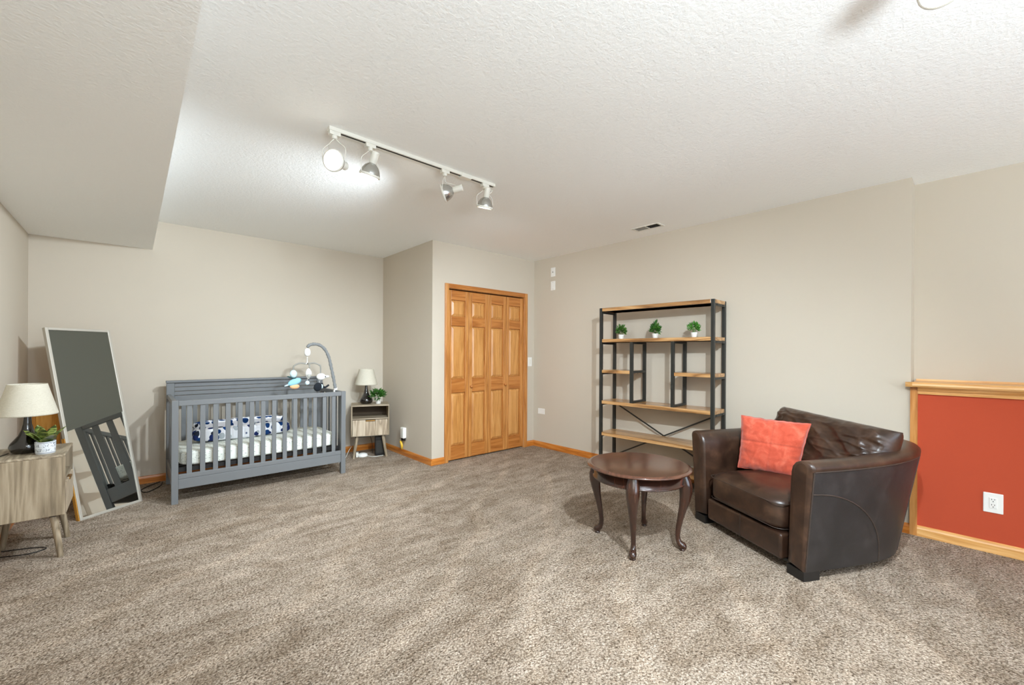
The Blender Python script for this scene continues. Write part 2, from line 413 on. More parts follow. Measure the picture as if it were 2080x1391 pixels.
baseboard('baseboard_half_wall', lambda p, t: (XR - p[0], t, p[1]), YR, 0.277, M_basel, 'light oak baseboard under the terracotta half wall')
struct('trim_1', MB().box(XR - 0.014, XR, 0.277, 0.315, 0, 1.033), M_oak, 'upright oak corner strip at the end of the half wall')
CAPP = [(XN, 1.045), (XN, 1.080), (XN - .012, 1.080), (XN - .016, 1.068), (3.995, 1.066), (3.984, 1.058), (3.982, 1.045), (3.990, 1.034), (4.014, 1.031), (4.022, 1.018), (4.034, 1.006), (4.042, 1.003), (4.042, 0.984), (4.0555, 0.984), (4.0555, 1.045)]
cap = MB()
for poly, ye in (([CAPP[0]] + CAPP[1:8] + [CAPP[-1]], .300), (CAPP[7:], .2765)):
    cap.prism(poly, lambda p, t: (p[0], t, p[1]), YR, ye)
struct('trim_2', cap, M_basel, 'oak chair rail capping the terracotta half wall')
struct('trim_3', MB().prism([(XN - .2, .300), (XN - .2, .312), (4.055, .312), (4.055, .316), (4.000, .337), (3.983, .300)], lambda p, t: (p[0], p[1], t), 1.034, 1.066), M_basel, 'mitred end of the chair rail')

# ------------------------------------------------------------------ closet doors
CW = 0.050
tr = thing('trim_4', 'oak casing around the folding closet doors', 'door casing'); tr['kind'] = 'structure'; del tr['category']
for a, b in ((DX0 - CW, DX0), (DX1, DX1 + CW)):
    MB().box(a, b, YD - .018, YD, 0, DZ + CW).box(a + .008, b - .02, YD - .022, YD - .016, 0, DZ + CW - .01).build('side_casing', M_oak, tr, bevel=.004)
MB().box(DX0, DX1, YD - .018, YD, DZ, DZ + CW).box(DX0, DX1, YD - .022, YD - .016, DZ + .02, DZ + CW - .01).build('head_casing', M_oakx, tr, bevel=.004)
MB().box(DX0, DX0 + .006, YD, YD + T, 0, DZ).box(DX1 - .006, DX1, YD, YD + T, 0, DZ).box(DX0, DX1, YD, YD + T, DZ - .004, DZ).build('jamb', M_oak, tr)
door = thing('door_1', 'oak folding closet doors with raised panels', 'door', (0, 0, 0)); door['kind'] = 'structure'; del door['category']
n = 4; lw = (DX1 - DX0 - 0.016) / n
def leaf(i):
    x0 = DX0 + 0.006 + i * (lw + 0.0012); x1 = x0 + lw - 0.0035; y0, y1 = YD + .012, YD + .046
    st = 0.047; z1 = 1.975; z0 = 0.014
    fr = MB().box(x0, x0 + st, y0, y1, z0, z1).box(x1 - st, x1, y0, y1, z0, z1).box(x0, x1, y0 + .022, y1, z0, z1)
    lf = fr.build('door_leaf', M_oak, door, bevel=.003)
    rails = [(1.863, z1), (1.564, 1.671), (.787, .946), (z0, .170)]
    for a, b in rails:
        MB().box(x0 + st, x1 - st, y0 + .0008, y1 - .004, a, b).build('cross_rail', M_oakx, lf, bevel=.003)['label'] = 'horizontal cross rail with darker grain'
    for (a, b) in ((1.671, 1.863), (.946, 1.564), (.170, .787)):
        xa, xb = x0 + st + .004, x1 - st - .004; a += .006; b -= .006
        d = .028; yf = y0 + .004; ye = y0 + .017
        v = [(xa, ye, a), (xb, ye, a), (xb, ye, b), (xa, ye, b), (xa + d, yf, a + d), (xb - d, yf, a + d), (xb - d, yf, b - d), (xa + d, yf, b - d),
             (xa, y1 - .006, a), (xb, y1 - .006, a), (xb, y1 - .006, b), (xa, y1 - .006, b)]
        MB().add(v, [(4, 5, 6, 7), (0, 1, 5, 4), (1, 2, 6, 5), (2, 3, 7, 6), (3, 0, 4, 7), (8, 9, 1, 0), (9, 10, 2, 1), (10, 11, 3, 2), (11, 8, 0, 3), (11, 10, 9, 8)]).build('panel', M_panel, lf)
    if i in (1, 2):
        kx = x0 + 0.026 if i == 1 else x1 - 0.026
        Mk = Matrix.Translation((kx + (.0 if i == 1 else 0), y0, .852)) @ Matrix.Rotation(PI / 2, 4, 'X')
        k = MB().lathe([(.009, 0), (.007, .012), (.015, .020), (.018, .028), (.013, .036), (0, .038)], 20, Mk).build('knob', M_oakx, lf); k['label'] = 'small round wooden knob'
    return lf
for i in range(4): leaf(i)
struct('wall_closet_inner', MB().box(DX0, DX1, YD + .1, YD + .12, 0, DZ), M_hole, 'dark closet interior')

# ------------------------------------------------------------------ ceiling vent
v_ = thing('ceiling_vent', 'small white ceiling register above the bookcase, half open', 'vent', (3.765, 2.185, H), 0)
MB().box(-.068, .068, -.145, -.125, -.006, 0).box(-.068, .068, .125, .145, -.006, 0).box(-.068, -.050, -.13, .13, -.006, 0).box(.050, .068, -.13, .13, -.006, 0).box(-.05, .05, -.006, .006, -.006, 0).build('frame', M_whitep, v_, bevel=.001)
MB().box(-.05, .05, .004, .126, -.0015, -.0005).build('damper', M_grout, v_)['label'] = 'closed grey half'
MB().box(-.05, .05, -.126, -.004, -.0015, -.0005).build('duct_opening', M_hole, v_)['label'] = 'dark open half'
for s in (-1, 1):
    for k in range(3):
        x = -.03 + .03 * k
        MB().box(x - .002, x + .002, s * .065 - .058, s * .065 + .058, -.006, -.002).build('slat', M_grout if s > 0 else M_hole, v_)

# ------------------------------------------------------------------ wall plates
def plate(label, cat, name, loc, axis, wid, hei, kind):
    # local: x across, z up, -y = out of wall
    o = thing(name, label, cat, loc, 0 if axis == 'y' else -PI / 2)
    MB().box(-wid / 2, wid / 2, -.006, 0, -hei / 2, hei / 2).build('cover_plate', M_white, o, bevel=.003)
    if kind == 'outlet':
        MB().box(-.017, .017, -.0085, -.005, -.034, .034).build('socket_insert', M_white, o, bevel=.002)
        for zc in (-.017, .017):
            for dx in (-.006, .006): MB().box(dx - .0012, dx + .0012, -.0092, -.008, zc + .002, zc + .010).build('slot', M_hole, o)
            MB().box(-.0022, .0022, -.0092, -.008, zc - .009, zc - .004).build('ground_hole', M_hole, o)
    if kind == 'switch':
        MB().box(-.017, .017, -.010, -.005, -.033, .033).build('rocker', M_whitep, o, bevel=.002)
    if kind == 'jack':
        MB().lathe([(.008, 0), (.008, .006), (.004, .006), (.004, .010)], 14, Matrix.Translation((0, -.006, 0)) @ Matrix.Rotation(PI / 2, 4, 'X')).build('coax_jack', M_grout, o)
    if kind == 'blank':
        for s in (-1, 1): MB().box(-.003, .003, -.0072, -.005, s * hei * .36 - .003, s * hei * .36 + .003).build('screw', M_grout, o)
    return o
plate('white cable jack plate, upper of two high plates near the corner', 'wall plate', 'cable_plate', (XR, 3.70, 2.305), 'x', .075, .118, 'jack')
plate('blank white plate, lower of two high plates near the corner', 'wall plate', 'blank_plate', (XR, 3.70, 2.128), 'x', .075, .118, 'blank')
plate('white horizontal outlet plate low on wall near the closet', 'outlet', 'outlet_plate', (XR, 3.90, .478), 'x', .120, .075, 'blankh')
plate('white light switch right of the closet doors', 'switch', 'light_switch', (3.975, YD, 1.135), 'y', .075, .120, 'switch')
plate('white double outlet on the terracotta half wall', 'outlet', 'wall_outlet', (XR, -.070, .318), 'x', .085, .125, 'outlet')

# plug-in device with yellow item on closet side wall
pm = thing('plug_in_monitor', 'white plug-in device on closet wall beside the small nightstand', 'device', (XC, 4.66, .0))
MB().box(-.045, 0, -.04, .04, .215, .345).build('case', M_white, pm, bevel=.01)
MB().box(-.047, -.040, -.030, .030, .235, .330).build('face', M_whitep, pm, bevel=.003)['label'] = 'light grey front with buttons'
MB().box(-.038, -.008, -.030, .025, .185, .217).build('plug', M_blackp, pm, bevel=.004)
nl = thing('yellow_clip', 'small curved yellow plastic item above baseboard under plug-in device', 'clip', (XC - .018, 4.70, 0))
MB().tube(smoothpath([(0, .028, .158), (-.012, .012, .166), (-.014, -.008, .150), (-.010, -.016, .118), (-.004, -.004, .092), (.002, .006, .074)], 4), [.009 + .006 * math.sin(PI * i / 20) for i in range(21)], 10).build('curved_body', M_yellow, nl)
MB().tube(smoothpath([(-.02, .01, .190), (-.006, .026, .176), (.0, .028, .160)], 4), .0025, 6).build('cord', M_whitep, nl)

# ------------------------------------------------------------------ bookcase
BL = 0.5875
bc = thing('bookcase', 'tall black metal and rustic wood bookcase against the right wall', 'bookcase', (3.7209, 2.1183, 0), 0.038)
D_ = 0.29; P_ = 0.029
for y in (-BL, BL - P_):
    for x in (0, D_ - P_):
        MB().box(x, x + P_, y, y + P_, 0, 1.7335).build('post', M_black, bc, bevel=.0015)
zt = [1.733, 1.404, .754, .4185, .158]
for z in zt:
    th = .034
    MB().box(.002, D_ - .002, -BL + P_ + .001, BL - P_ - .001, z - th, z).box(P_ + .001, D_ - P_ - .001, -BL + .001, BL - .001, z - th, z - .0002).build('shelf_board', M_shelf, bc, bevel=.003)
    for s in (-1, 1):
        y = s * (BL - .006)
        MB().box(P_, D_ - P_, y - .006, y + .006, z - th - .020, z - th).build('side_bar', M_black, bc)
        for bx in (.06, .20): MB().lathe([(.006, 0), (.005, .004), (0, .0045)], 10, Matrix.Translation((bx, y + s * .006, z - th - .010)) @ Matrix.Rotation(-s * PI / 2, 4, 'X')).build('bolt', M_hole, bc)
for s in (1, -1):
    MB().box(.003, D_ - .003, min(s * .229, s * (BL - P_ - .001)), max(s * .229, s * (BL - P_ - .001)), 1.046, 1.079).box(P_ + .001, D_ - P_ - .001, min(s * .5, s * (BL - .001)), max(s * .5, s * (BL - .001)), 1.046, 1.0788).build('short_shelf', M_shelf, bc, bevel=.003)
    y = s * (BL - .006); MB().box(P_, D_ - P_, y - .006, y + .006, 1.028, 1.046).build('side_bar', M_black, bc)
    y0, y1 = s * .213 - .015, s * .213 + .015
    fr = MB()
    for x in (0.002, D_ - .028): fr.box(x, x + .026, y0, y1, .7545, 1.3695)
    fr.box(.028, D_ - .028, y0, y1, 1.350, 1.3695).box(.028, D_ - .028, y0, y1, .7545, .774).box(.028, D_ - .028, y0, y1, 1.055, 1.079)
    fr.build('divider_frame', M_black, bc, bevel=.001)
    a = Vector((D_ - .012, s * (BL - P_), .705)); b = Vector((D_ - .012, -s * (BL - P_), .135)); off = .006 * s
    q = (b - a).normalized(); nz = Vector((0, -q.z, q.y)) * .007; dx = Vector((.003, 0, 0)); o_ = Vector((off * .6, 0, 0))
    MB().add([a + o_ + nz - dx, a + o_ - nz - dx, b + o_ - nz - dx, b + o_ + nz - dx, a + o_ + nz + dx, a + o_ - nz + dx, b + o_ - nz + dx, b + o_ + nz + dx],
             [(0, 1, 2, 3), (7, 6, 5, 4), (0, 4, 5, 1), (1, 5, 6, 2), (2, 6, 7, 3), (3, 7, 4, 0)]).build('cross_brace', M_black, bc)

def foliage(mb, c, rx, rz, nl, ls, seed, pointy=0.3, up=0.5):
    rnd = random.Random(seed)
    for i in range(nl):
        th = rnd.uniform(0, 2 * PI); ph = math.acos(rnd.uniform(-0.75, 1)); rr = rnd.uniform(.35, 1.0)
        rz_ = rz * (1 + pointy * (rnd.random() ** 3 if ph < .8 else 0))
        p = Vector(c) + Vector((rx * rr * math.sin(ph) * math.cos(th), rx * rr * math.sin(ph) * math.sin(th), rz_ * rr * math.cos(ph)))
        d = ((p - Vector(c)).normalized() + Vector((0, 0, up)) + Vector((rnd.uniform(-.4, .4), rnd.uniform(-.4, .4), rnd.uniform(-.4, .4)))).normalized()
        sd = d.cross(Vector((rnd.uniform(-1, 1), rnd.uniform(-1, 1), rnd.uniform(-1, 1)))).normalized(); nn = d.cross(sd)
        L = ls * rnd.uniform(.7, 1.3); W = L * .24
        vs = [p, p + d * L * .45 + sd * W + nn * W * .3, p + d * L, p + d * L * .45 - sd * W + nn * W * .3, p + d * L * .5 - nn * W * .25]
        mb.add(vs, [(0, 1, 4), (1, 2, 4), (2, 3, 4), (3, 0, 4)], False)
def small_plant(x, y, z, label, mt, seed, rx, rz, hc, ls, nl=150, pointy=.3):
    t = thing('potted_plant', label, 'plant', (x, y, z), random.Random(seed).uniform(0, 6), 'little plants on the second shelf')
    MB().lathe([(0, .0), (.021, .0), (.024, .004), (.030, .045), (.031, .049), (.027, .049), (.025, .040), (0, .040)], 24).build('pot', M_white, t)
    fb = MB(); foliage(fb, (0, 0, hc), rx, rz, nl, ls, seed, pointy)
    for k in range(7):
        a = k * .9; fb.tube([(0.004 * math.cos(a), .004 * math.sin(a), .038), (rx * .5 * math.cos(a), rx * .5 * math.sin(a), hc)], .0012, 4)
    fb.build('foliage', mt, t, kind='stuff'); return t
small_plant(3.868, 2.548, 1.404, 'round leafy plant in white pot, leftmost on the bookcase second shelf', M_leafm, 3, .046, .042, .092, .032, 190)
small_plant(3.868, 2.155, 1.404, 'pointed bushy plant in white pot, middle of the bookcase second shelf', M_leafd, 11, .034, .046, .092, .036, 190, .9)
small_plant(3.868, 1.764, 1.404, 'bright green rounded plant in white pot, rightmost on the bookcase shelf', M_leafb, 8, .046, .042, .096, .026, 210, .1)

# ------------------------------------------------------------------ oval side table
tb = thing('side_table', 'round dark cherry side table with curved legs beside the armchair', 'table', (2.517, 1.520, 0), 0)
MB().lathe([(0, .498), (.318, .498), (.322, .500), (.333, .503), (.336, .508), (.333, .513), (.326, .514), (.322, .518), (.314, .520), (.308, .5185), (0, .5185)], 96).build('table_top', M_walnutx, tb)
MB().lathe([(.268, .498), (.290, .498), (.290, .436), (.297, .434), (.299, .429), (.296, .424), (.268, .424), (.268, .498)], 96, cap=False).build('apron', M_walnut, tb)
for k in range(4):
    an = [2.04, -2.59 + .0, .41, -1.09][k]
    an = {0: math.atan2(1.791 - 1.52, 2.423 - 2.517), 1: math.atan2(1.403 - 1.52, 2.266 - 2.517), 2: math.atan2(1.622 - 1.52, 2.767 - 2.517), 3: math.atan2(1.261 - 1.52, 2.61 - 2.517)}[k]
    prof = [(.276, .497, .034), (.279, .470, .038), (.288, .440, .042), (.296, .405, .042), (.297, .370, .038), (.291, .325, .0325), (.279, .265, .0245), (.265, .200, .0195), (.254, .140, .0165), (.249, .095, .0152), (.252, .062, .0155), (.260, .045, .0190), (.271, .034, .0230), (.282, .027, .0240), (.293, .021, .0190), (.302, .018, .009)]
    pts = [Vector((r * math.cos(an), r * math.sin(an), z)) for r, z, _ in prof]
    lg = MB().tube(pts, [q[2] for q in prof], 16)
    lg.lathe([(0, 0), (.017, 0), (.020, .005), (.017, .012), (0, .014)], 16, Matrix.Translation((.278 * math.cos(an), .278 * math.sin(an), 0)))
    lg.build('leg', M_walnut, tb)

# ------------------------------------------------------------------ armchair
CU = Vector((.49, .872, 0)).normalized(); CV = Vector((CU.y, -CU.x, 0))
ac = thing('armchair', 'large dark brown leather barrel armchair at the right', 'armchair', (2.98, 1.03, 0), math.atan2(CU.y, CU.x) - PI)
# local axes: +X = toward the chair's right-front arm (as seen in the photo, near), +Y = backwards
ROT = math.atan2(CU.y, CU.x) - PI     # local x axis = -CU ; local y = ?
# local y axis = rot90(local x) = (-(-CU.y), -CU.x) = (CU.y,-CU.x) = CV  (back)
def outl(th, k, inner=0.0):
    a = (.460 + .055 * k) ; b = (.90 + .15 * k)
    nn = 3.8
    c, s_ = math.cos(th), math.sin(th)
    a2 = a - inner * .140; b2 = b - inner * .19
    return Vector(((1 if c >= 0 else -1) * a2 * abs(c) ** (2 / nn), b2 * abs(s_) ** (2 / nn), 0))
NTH = 72
def ths():
    out = []
    for i in range(NTH + 1):
        t = i / NTH
        out.append(PI * (t + 0.0))
    return out
def zt_(th): return .636 + .045 * math.sin(th) ** 1.2 if math.sin(th) > 0 else .636
outer = [0.052, .12, .2, .3, .4, .5, .56]
panel_rows = []; rim_rows = []
for th in ths():
    sc = (zt_(th) + .03) / .662
    row = []
    for z in outer + [.612]:
        k = (z - .05) / .6; row.append(outl(th, k) + Vector((0, 0, z * sc if z > .1 else z)))
    panel_rows.append(row)
    top = [(0.0, .612), (-.02, .626), (0.0, .640), (.08, .653), (.22, .661), (.42, .664), (.62, .658), (.80, .646), (.94, .622), (1.0, .588), (1.02, .5), (1.0, .4), (1.0, .3), (1.0, .2), (1.0, .07)]
    r2 = []
    for wv, z in top:
        k = (z - .05) / .6; po = outl(th, k, 0); pi_ = outl(th, k if wv < .9 else .55 + .45 * k, 1)
        r2.append(po.lerp(pi_, wv) + Vector((0, 0, z * sc)))
    rim_rows.append(r2)
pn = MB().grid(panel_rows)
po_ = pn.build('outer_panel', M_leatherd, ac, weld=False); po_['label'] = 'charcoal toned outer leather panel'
rim = MB().grid(rim_rows)
# arm front faces (closed, bulging forward)
for idx in (0, -1):
    loop = list(panel_rows[idx][:-1]) + list(rim_rows[idx])
    n_ = len(loop); cen = sum(loop, Vector()) / n_
    cen = Vector((cen.x, 0, 0))
    rows = [loop]
    for (ins, fw) in ((.06, -.010), (.16, -.017), (.45, -.022)):
        rows.append([Vector((p.x + (cen.x - p.x) * ins, p.y + fw, p.z + ((.36 + (p.z - .36) * .9) - p.z) * ins)) for p in loop])
    rim.grid([r + [r[0]] for r in rows])
    last = rows[-1]
    rim.add(last, [tuple(range(n_))], True)
rim.build('arm_and_back_roll', M_leather, ac)
# welts
def wp(th, z):
    sc = (zt_(th) + .03) / .662
    return outl(th, (z - .05) / .6) + Vector((0, 0, z * sc if z > .1 else z))
MB().tube([wp(t, .612) for t in ths()], .0042, 6).build('rim_welt', M_piping, ac)
for a_, b_ in ((0.0, 1), (PI, -1)):
    MB().tube([wp(a_, z) + Vector((.0, -.003, 0)) for z in (.06, .15, .25, .35, .45, .55, .612)], .0045, 6).build('front_welt', M_piping, ac)
    arc = []
    for i in range(15):
        t = i / 14 * PI / 2
        vv = .53 * math.sin(t) ; z = .06 + .43 * math.cos(t)
        k = (z - .05) / .6; b = .90 + .15 * k
        th = math.asin(min(1, (vv / b)) ** 1.9)
        arc.append(wp(th if b_ > 0 else PI - th, z))
    MB().tube(arc, .0042, 6).build('curved_welt', M_piping, ac)
    MB().tube([wp((.85) if b_ > 0 else PI - .85, z) for z in (.06, .2, .3, .4, .5, .606)], .0038, 6).build('back_seam', M_piping, ac)
MB().box(-.318, .318, -.022, .12, .055, .205).box(-.32, .32, .02, .62, .055, .19).build('front_rail', M_leather, ac, bevel=.018, seg=4)
MB().box(-.003, .003, -.0235, -.02, .06, .208).build('rail_seam', M_piping, ac)
MB().box(-.38, .38, .02, .70, .045, .060).build('underside', M_blackp, ac)
for x0 in (-.462, .350):
    for y0 in (-.014, .60):
        MB().box(x0 * (1 if y0 < 0 else .60), x0 * (1 if y0 < 0 else .60) + .11 * (1 if y0 < 0 else .60), y0, y0 + .11, 0, .056).build('foot', M_blackp, ac, bevel=.003)
def sbox(mb, cx, cy, cz, hx, hy, hz, n=5.0, N=28, crown=0.0, wr=0.0, seed=0, M=None, front_boost=0):
    # superellipsoid-ish soft box
    rows = []
    for i in range(N + 1):
        ph = -PI / 2 + PI * i / N; row = []
        for j in range(2 * N):
            th = 2 * PI * j / (2 * N)
            def sg(v, e): return math.copysign(abs(v) ** e, v)
            x = sg(math.cos(ph), 2 / n) * sg(math.cos(th), 2 / n); y = sg(math.cos(ph), 2 / n) * sg(math.sin(th), 2 / n); z = sg(math.sin(ph), 2 / n)
            zz = hz * z + (crown * max(0, z) * (1 - x * x) * (1 - y * y))
            p = Vector((hx * x, hy * y, zz))
            if wr:
                q = Vector((p.x * 7 + seed, p.y * 7, p.z * 7)); dn = noise.noise(q) * wr + noise.noise(q * 2.7) * wr * .4
                p += p.normalized() * dn
            p += Vector((cx, cy, cz)); row.append(M @ p if M is not None else p)
        rows.append(row)
    mb.grid(rows, True, True); return mb
sbox(MB(), 0, .285, .302, .318, .320, .100, 6, 30, .045, .006, 3).build('seat_cushion', M_leather, ac)
def rr_loop(hx, y0, y1, z, r=.06, n=6):
    pts = []
    for cx, cy, a0 in ((hx - r, y0 + r, -PI / 2), (hx - r, y1 - r, 0), (-hx + r, y1 - r, PI / 2), (-hx + r, y0 + r, PI)):
        for i in range(n + 1):
            a = a0 + PI / 2 * i / n; pts.append(Vector((cx + r * math.cos(a), cy + r * math.sin(a), z)))
    return pts
MB().tube(rr_loop(.310, -.026, .59, .372), .0030, 6, closed=True).build('cushion_welt', M_piping, ac)
MB().tube(rr_loop(.308, -.022, .59, .226), .0026, 6, closed=True).build('cushion_welt', M_piping, ac)

def pillow(mb, W, Hh, Th, N=44, pinch=.06, wr=None, M=None, sag=None, p=2.2, q=.55):
    rows_f = []; rows_b = []
    for i in range(N + 1):
        s = -1 + 2 * i / N; rf = []; rb = []
        for j in range(N + 1):
            t = -1 + 2 * j / N
            x = W / 2 * s * (1 - pinch * (1 - abs(t) ** 2.0) * abs(s) ** 3) ; z = Hh / 2 * t * (1 - pinch * (1 - abs(s) ** 2.0) * abs(t) ** 3)
            e = max(0, (1 - abs(s) ** p)) ** q * max(0, (1 - abs(t) ** p)) ** q
            dn = wr(s, t, e) if wr else 0
            y = Th / 2 * e
            if sag: x, z = sag(x, z, s, t)
            pf = Vector((x, -y - dn * (1 if e > 0 else 0), z)); pb = Vector((x, y, z))
            rf.append(M @ pf if M is not None else pf); rb.append(M @ pb if M is not None else pb)
        rows_f.append(rf); rows_b.append(rb)
    mb.grid(rows_f); mb.grid(rows_b); return mb
def wr_back(s, t, e):
    v = Vector((s * 2.4 + 1.3 * t, t * 1.2, 0)); a = noise.noise(v * 1.3) ; b = 1 - abs(noise.noise(Vector((s * 1.5 - t * 1.6, t * 2.6 + s * 1.2, 4))) * 2.4)
    c = 1 - abs(noise.noise(Vector((s * 2.6 + t * 2.4, t * 1.8 - s * 1.4, 9))) * 2.4)
    return min(1, e * 1.5) * (.018 * a + .011 * max(0, b) ** 2 + .009 * max(0, c) ** 2 + .004 * noise.noise(Vector((s * 9 - t * 6, t * 11 + s * 5, 2)))) * (.6 + .5 * abs(s))
Mb = Matrix.Translation((.035, .62, .615)) @ Matrix.Rotation(math.radians(0), 4, 'Z') @ Matrix.Rotation(math.radians(3.5), 4, 'Y') @ Matrix.Rotation(math.radians(-20), 4, 'X')
pillow(MB(), .82, .44, .24, 90, .02, wr_back, Mb, p=5, q=.42).build('back_cushion', M_leather, ac, weld=True)

# coral throw pillow: corners measured on the chair
def quadmap(c00, c10, c01, c11):
    return lambda u, v: (Vector(c00) * (1 - u) * (1 - v) + Vector(c10) * u * (1 - v) + Vector(c01) * (1 - u) * v + Vector(c11) * u * v)
tp = thing('throw_pillow', 'square coral suede throw pillow on the leather armchair', 'pillow', (3.36, .985, .43))
org = Vector((3.36, .985, .43))
# corners: BL, BR, TL, TR in world
qm = quadmap(Vector((3.27, 1.165, .432)) - org, Vector((3.305, .80, .420)) - org, Vector((3.335, 1.165, .803)) - org, Vector((3.415, .755, .783)) - org)
nrm = Vector((-1, -.12, .18)).normalized()
N = 56; rf = []; rb = []
for i in range(N + 1):
    a = []; b = []
    for j in range(N + 1):
        s = -1 + 2 * i / N; t = -1 + 2 * j / N
        e = max(0, 1 - abs(s) ** 3) ** .6 * max(0, 1 - abs(t) ** 3) ** .6
        ss = s * (1 - .05 * (1 - t * t) * abs(s) ** 3 * (1 + .5 * noise.noise(Vector((t * 5, s * 3, 0))))); tt = t * (1 - .04 * (1 - s * s) * abs(t) ** 3 * (1 + .8 * noise.noise(Vector((s * 6, 3, 0)))))
        p = qm((ss + 1) / 2, (tt + 1) / 2)
        seam = -.007 * (math.exp(-(s / .03) ** 2) + math.exp(-((t - .06) / .03) ** 2))
        puck = .007 * noise.noise(Vector((s * 9, t * 2.2, 1))) * abs(t) ** 1.2 + .006 * noise.noise(Vector((s * 2.5, t * 7, 5))) * abs(s)
        dn = (.062 * e + (seam + puck * 1.3) * min(1, e * 2))
        a.append(p + nrm * dn); b.append(p - nrm * .05 * e)
    rf.append(a); rb.append(b)
MB().grid(rf).grid(rb).build('cover', M_coral, tp, weld=True)
ed = [rf[i][0] for i in range(N + 1)] + [rf[N][j] for j in range(1, N + 1)] + [rf[i][N] for i in range(N - 1, -1, -1)] + [rf[0][j] for j in range(N - 1, 0, -1)]
MB().tube(ed, .003, 6, closed=True).build('edge_seam', M_coral, tp)

# ------------------------------------------------------------------ crib
CX0, CX1, CY0, CY1 = .238, 1.645, 4.39, 5.150
cr = thing('crib', 'slate grey wooden baby crib with slatted sides against back wall', 'crib', (CX0, CY0, 0))
LX, LY = CX1 - CX0, CY1 - CY0
def cb(name, x0, x1, y0, y1, z0, z1, bev=.003, m_=None): return MB().box(x0, x1, y0, y1, z0, z1).build(name, m_ or M_crib, cr, bevel=bev)
PW = .045
for x in (0, LX - PW): cb('front_post', x, x + PW, 0, PW, 0, .848)
cb('top_rail', PW, LX - PW, .005, .035, .803, .845)
cb('bottom_rail', PW, LX - PW, .006, .034, .200, .238); cb('lower_panel', PW, LX - PW, .008, .030, .118, .199)
def slats(n, x0, x1, w_, y0, y1, z0, z1, along='x'):
    gap = (x1 - x0 - n * w_) / (n + 1)
    for i in range(n):
        a = x0 + gap + i * (w_ + gap)
        if along == 'x': cb('slat', a, a + w_, y0, y1, z0, z1, .002)
        else: cb('slat', y0, y1, a, a + w_, z0, z1, .002)
slats(14, PW, LX - PW, .036, .013, .027, .236, .805)
# back: headboard of boards
hb0 = LY - .045
for x in (0, LX - .06): cb('back_post', x, x + .06, hb0, hb0 + .04, 0, .955)
cb('headboard_cap', -.004, LX + .004, hb0 - .015, LY + .005, .955, .975, .003)
bz = [(.956, .912), (.910, .872), (.870, .832), (.830, .772)]
for z1_, z0_ in bz: cb('board', .06, LX - .06, hb0 + .012, hb0 + .032, z0_ + .001, z1_ - .001, .003)
slats(14, .06, LX - .06, .036, hb0 + .014, hb0 + .028, .236, .775)
cb('bottom_rail', .06, LX - .06, hb0 + .006, hb0 + .034, .118, .238)
for s, x in ((0, .006), (1, LX - .036)):
    cb('end_top_rail', x, x + .03, PW, hb0, .806, .845); cb('end_bottom_rail', x, x + .03, PW, hb0, .118, .238)
    slats(6, PW, hb0, .045, x + .008, x + .022, .236, .807, 'y')
sp = MB()
for i in range(9): sp.tube([(.05, .06 + i * (LY - .14) / 8, .262), (LX - .05, .06 + i * (LY - .14) / 8, .262)], .004, 6)
for i in range(15): sp.tube([(.06 + i * (LX - .12) / 14, .05, .268), (.06 + i * (LX - .12) / 14, LY - .08, .268)], .003, 6)
sp.box(.048, LX - .048, .045, .06, .250, .285).box(.048, LX - .048, LY - .10, LY - .085, .250, .285)
sp.build('spring_base', M_mattb, cr, kind='stuff')['label'] = 'black metal spring base'
mt_ = thing('crib_mattress', 'white patterned crib mattress inside the slate grey crib', 'mattress', (CX0, CY0, 0))
sbox(MB(), LX / 2, LY / 2 - .012, .350, LX / 2 - .055, LY / 2 - .062, .066, 9, 40, .012, .004, 2).build('fitted_sheet', M_sheet, mt_)
bl = thing('folded_quilt', 'white quilt with navy blobs folded on crib mattress', 'quilt', (.80, 4.80, .432), math.radians(2))
def wq(seed):
    return seed
qb = sbox(MB(), .0, -.02, .060, .405, .115, .060, 5, 26, .0, .016, 4)
qb.build('lower_fold', M_blanket, bl)
sbox(MB(), -.01, .055, .132, .370, .085, .038, 4, 24, .0, .020, 9).build('upper_fold', M_blanket, bl)

# ------------------------------------------------------------------ crib mobile (clamped on the right end rail)
mo = thing('crib_mobile', 'grey arm baby mobile with hanging toys on crib corner', 'mobile', (1.62, 4.62, .845))
M_gfab = mat('grey ruched fabric', (128, 130, 130), 0.9)
MB().box(-.022, .022, -.016, .016, -.06, .0).box(-.016, .016, -.012, .012, 0, .03).build('clamp', M_white, mo, bevel=.004)
arm = smoothpath([(-.002, 0, .02), (-.020, 0, .12), (-.045, 0, .24), (-.070, 0, .35), (-.108, 0, .43), (-.155, 0, .475), (-.21, 0, .490), (-.262, 0, .480), (-.285, 0, .455)], 9)
rad = [.0155 + .0022 * math.sin(i * 1.9) + .0012 * math.sin(i * .7) for i in range(len(arm))]
MB().tube(arm, rad, 12).build('arm', M_gfab, mo)
Mh = Matrix.Translation((-.285, 0, .405))
sbox(MB(), 0, 0, 0, .030, .026, .042, 2.4, 14, M=Mh).build('motor_pod', M_white, mo)
MB().tube([(-.285, 0, .37), (-.285, 0, .285)], .0015, 6).build('string', M_white, mo)
for z in (.345, .325, .308, .295): MB().lathe([(0, -.007), (.006, -.004), (.007, 0), (.006, .004), (0, .007)], 10, Matrix.Translation((-.285, 0, z))).build('bead', M_white, mo)
hub = Vector((-.285, 0, .285))
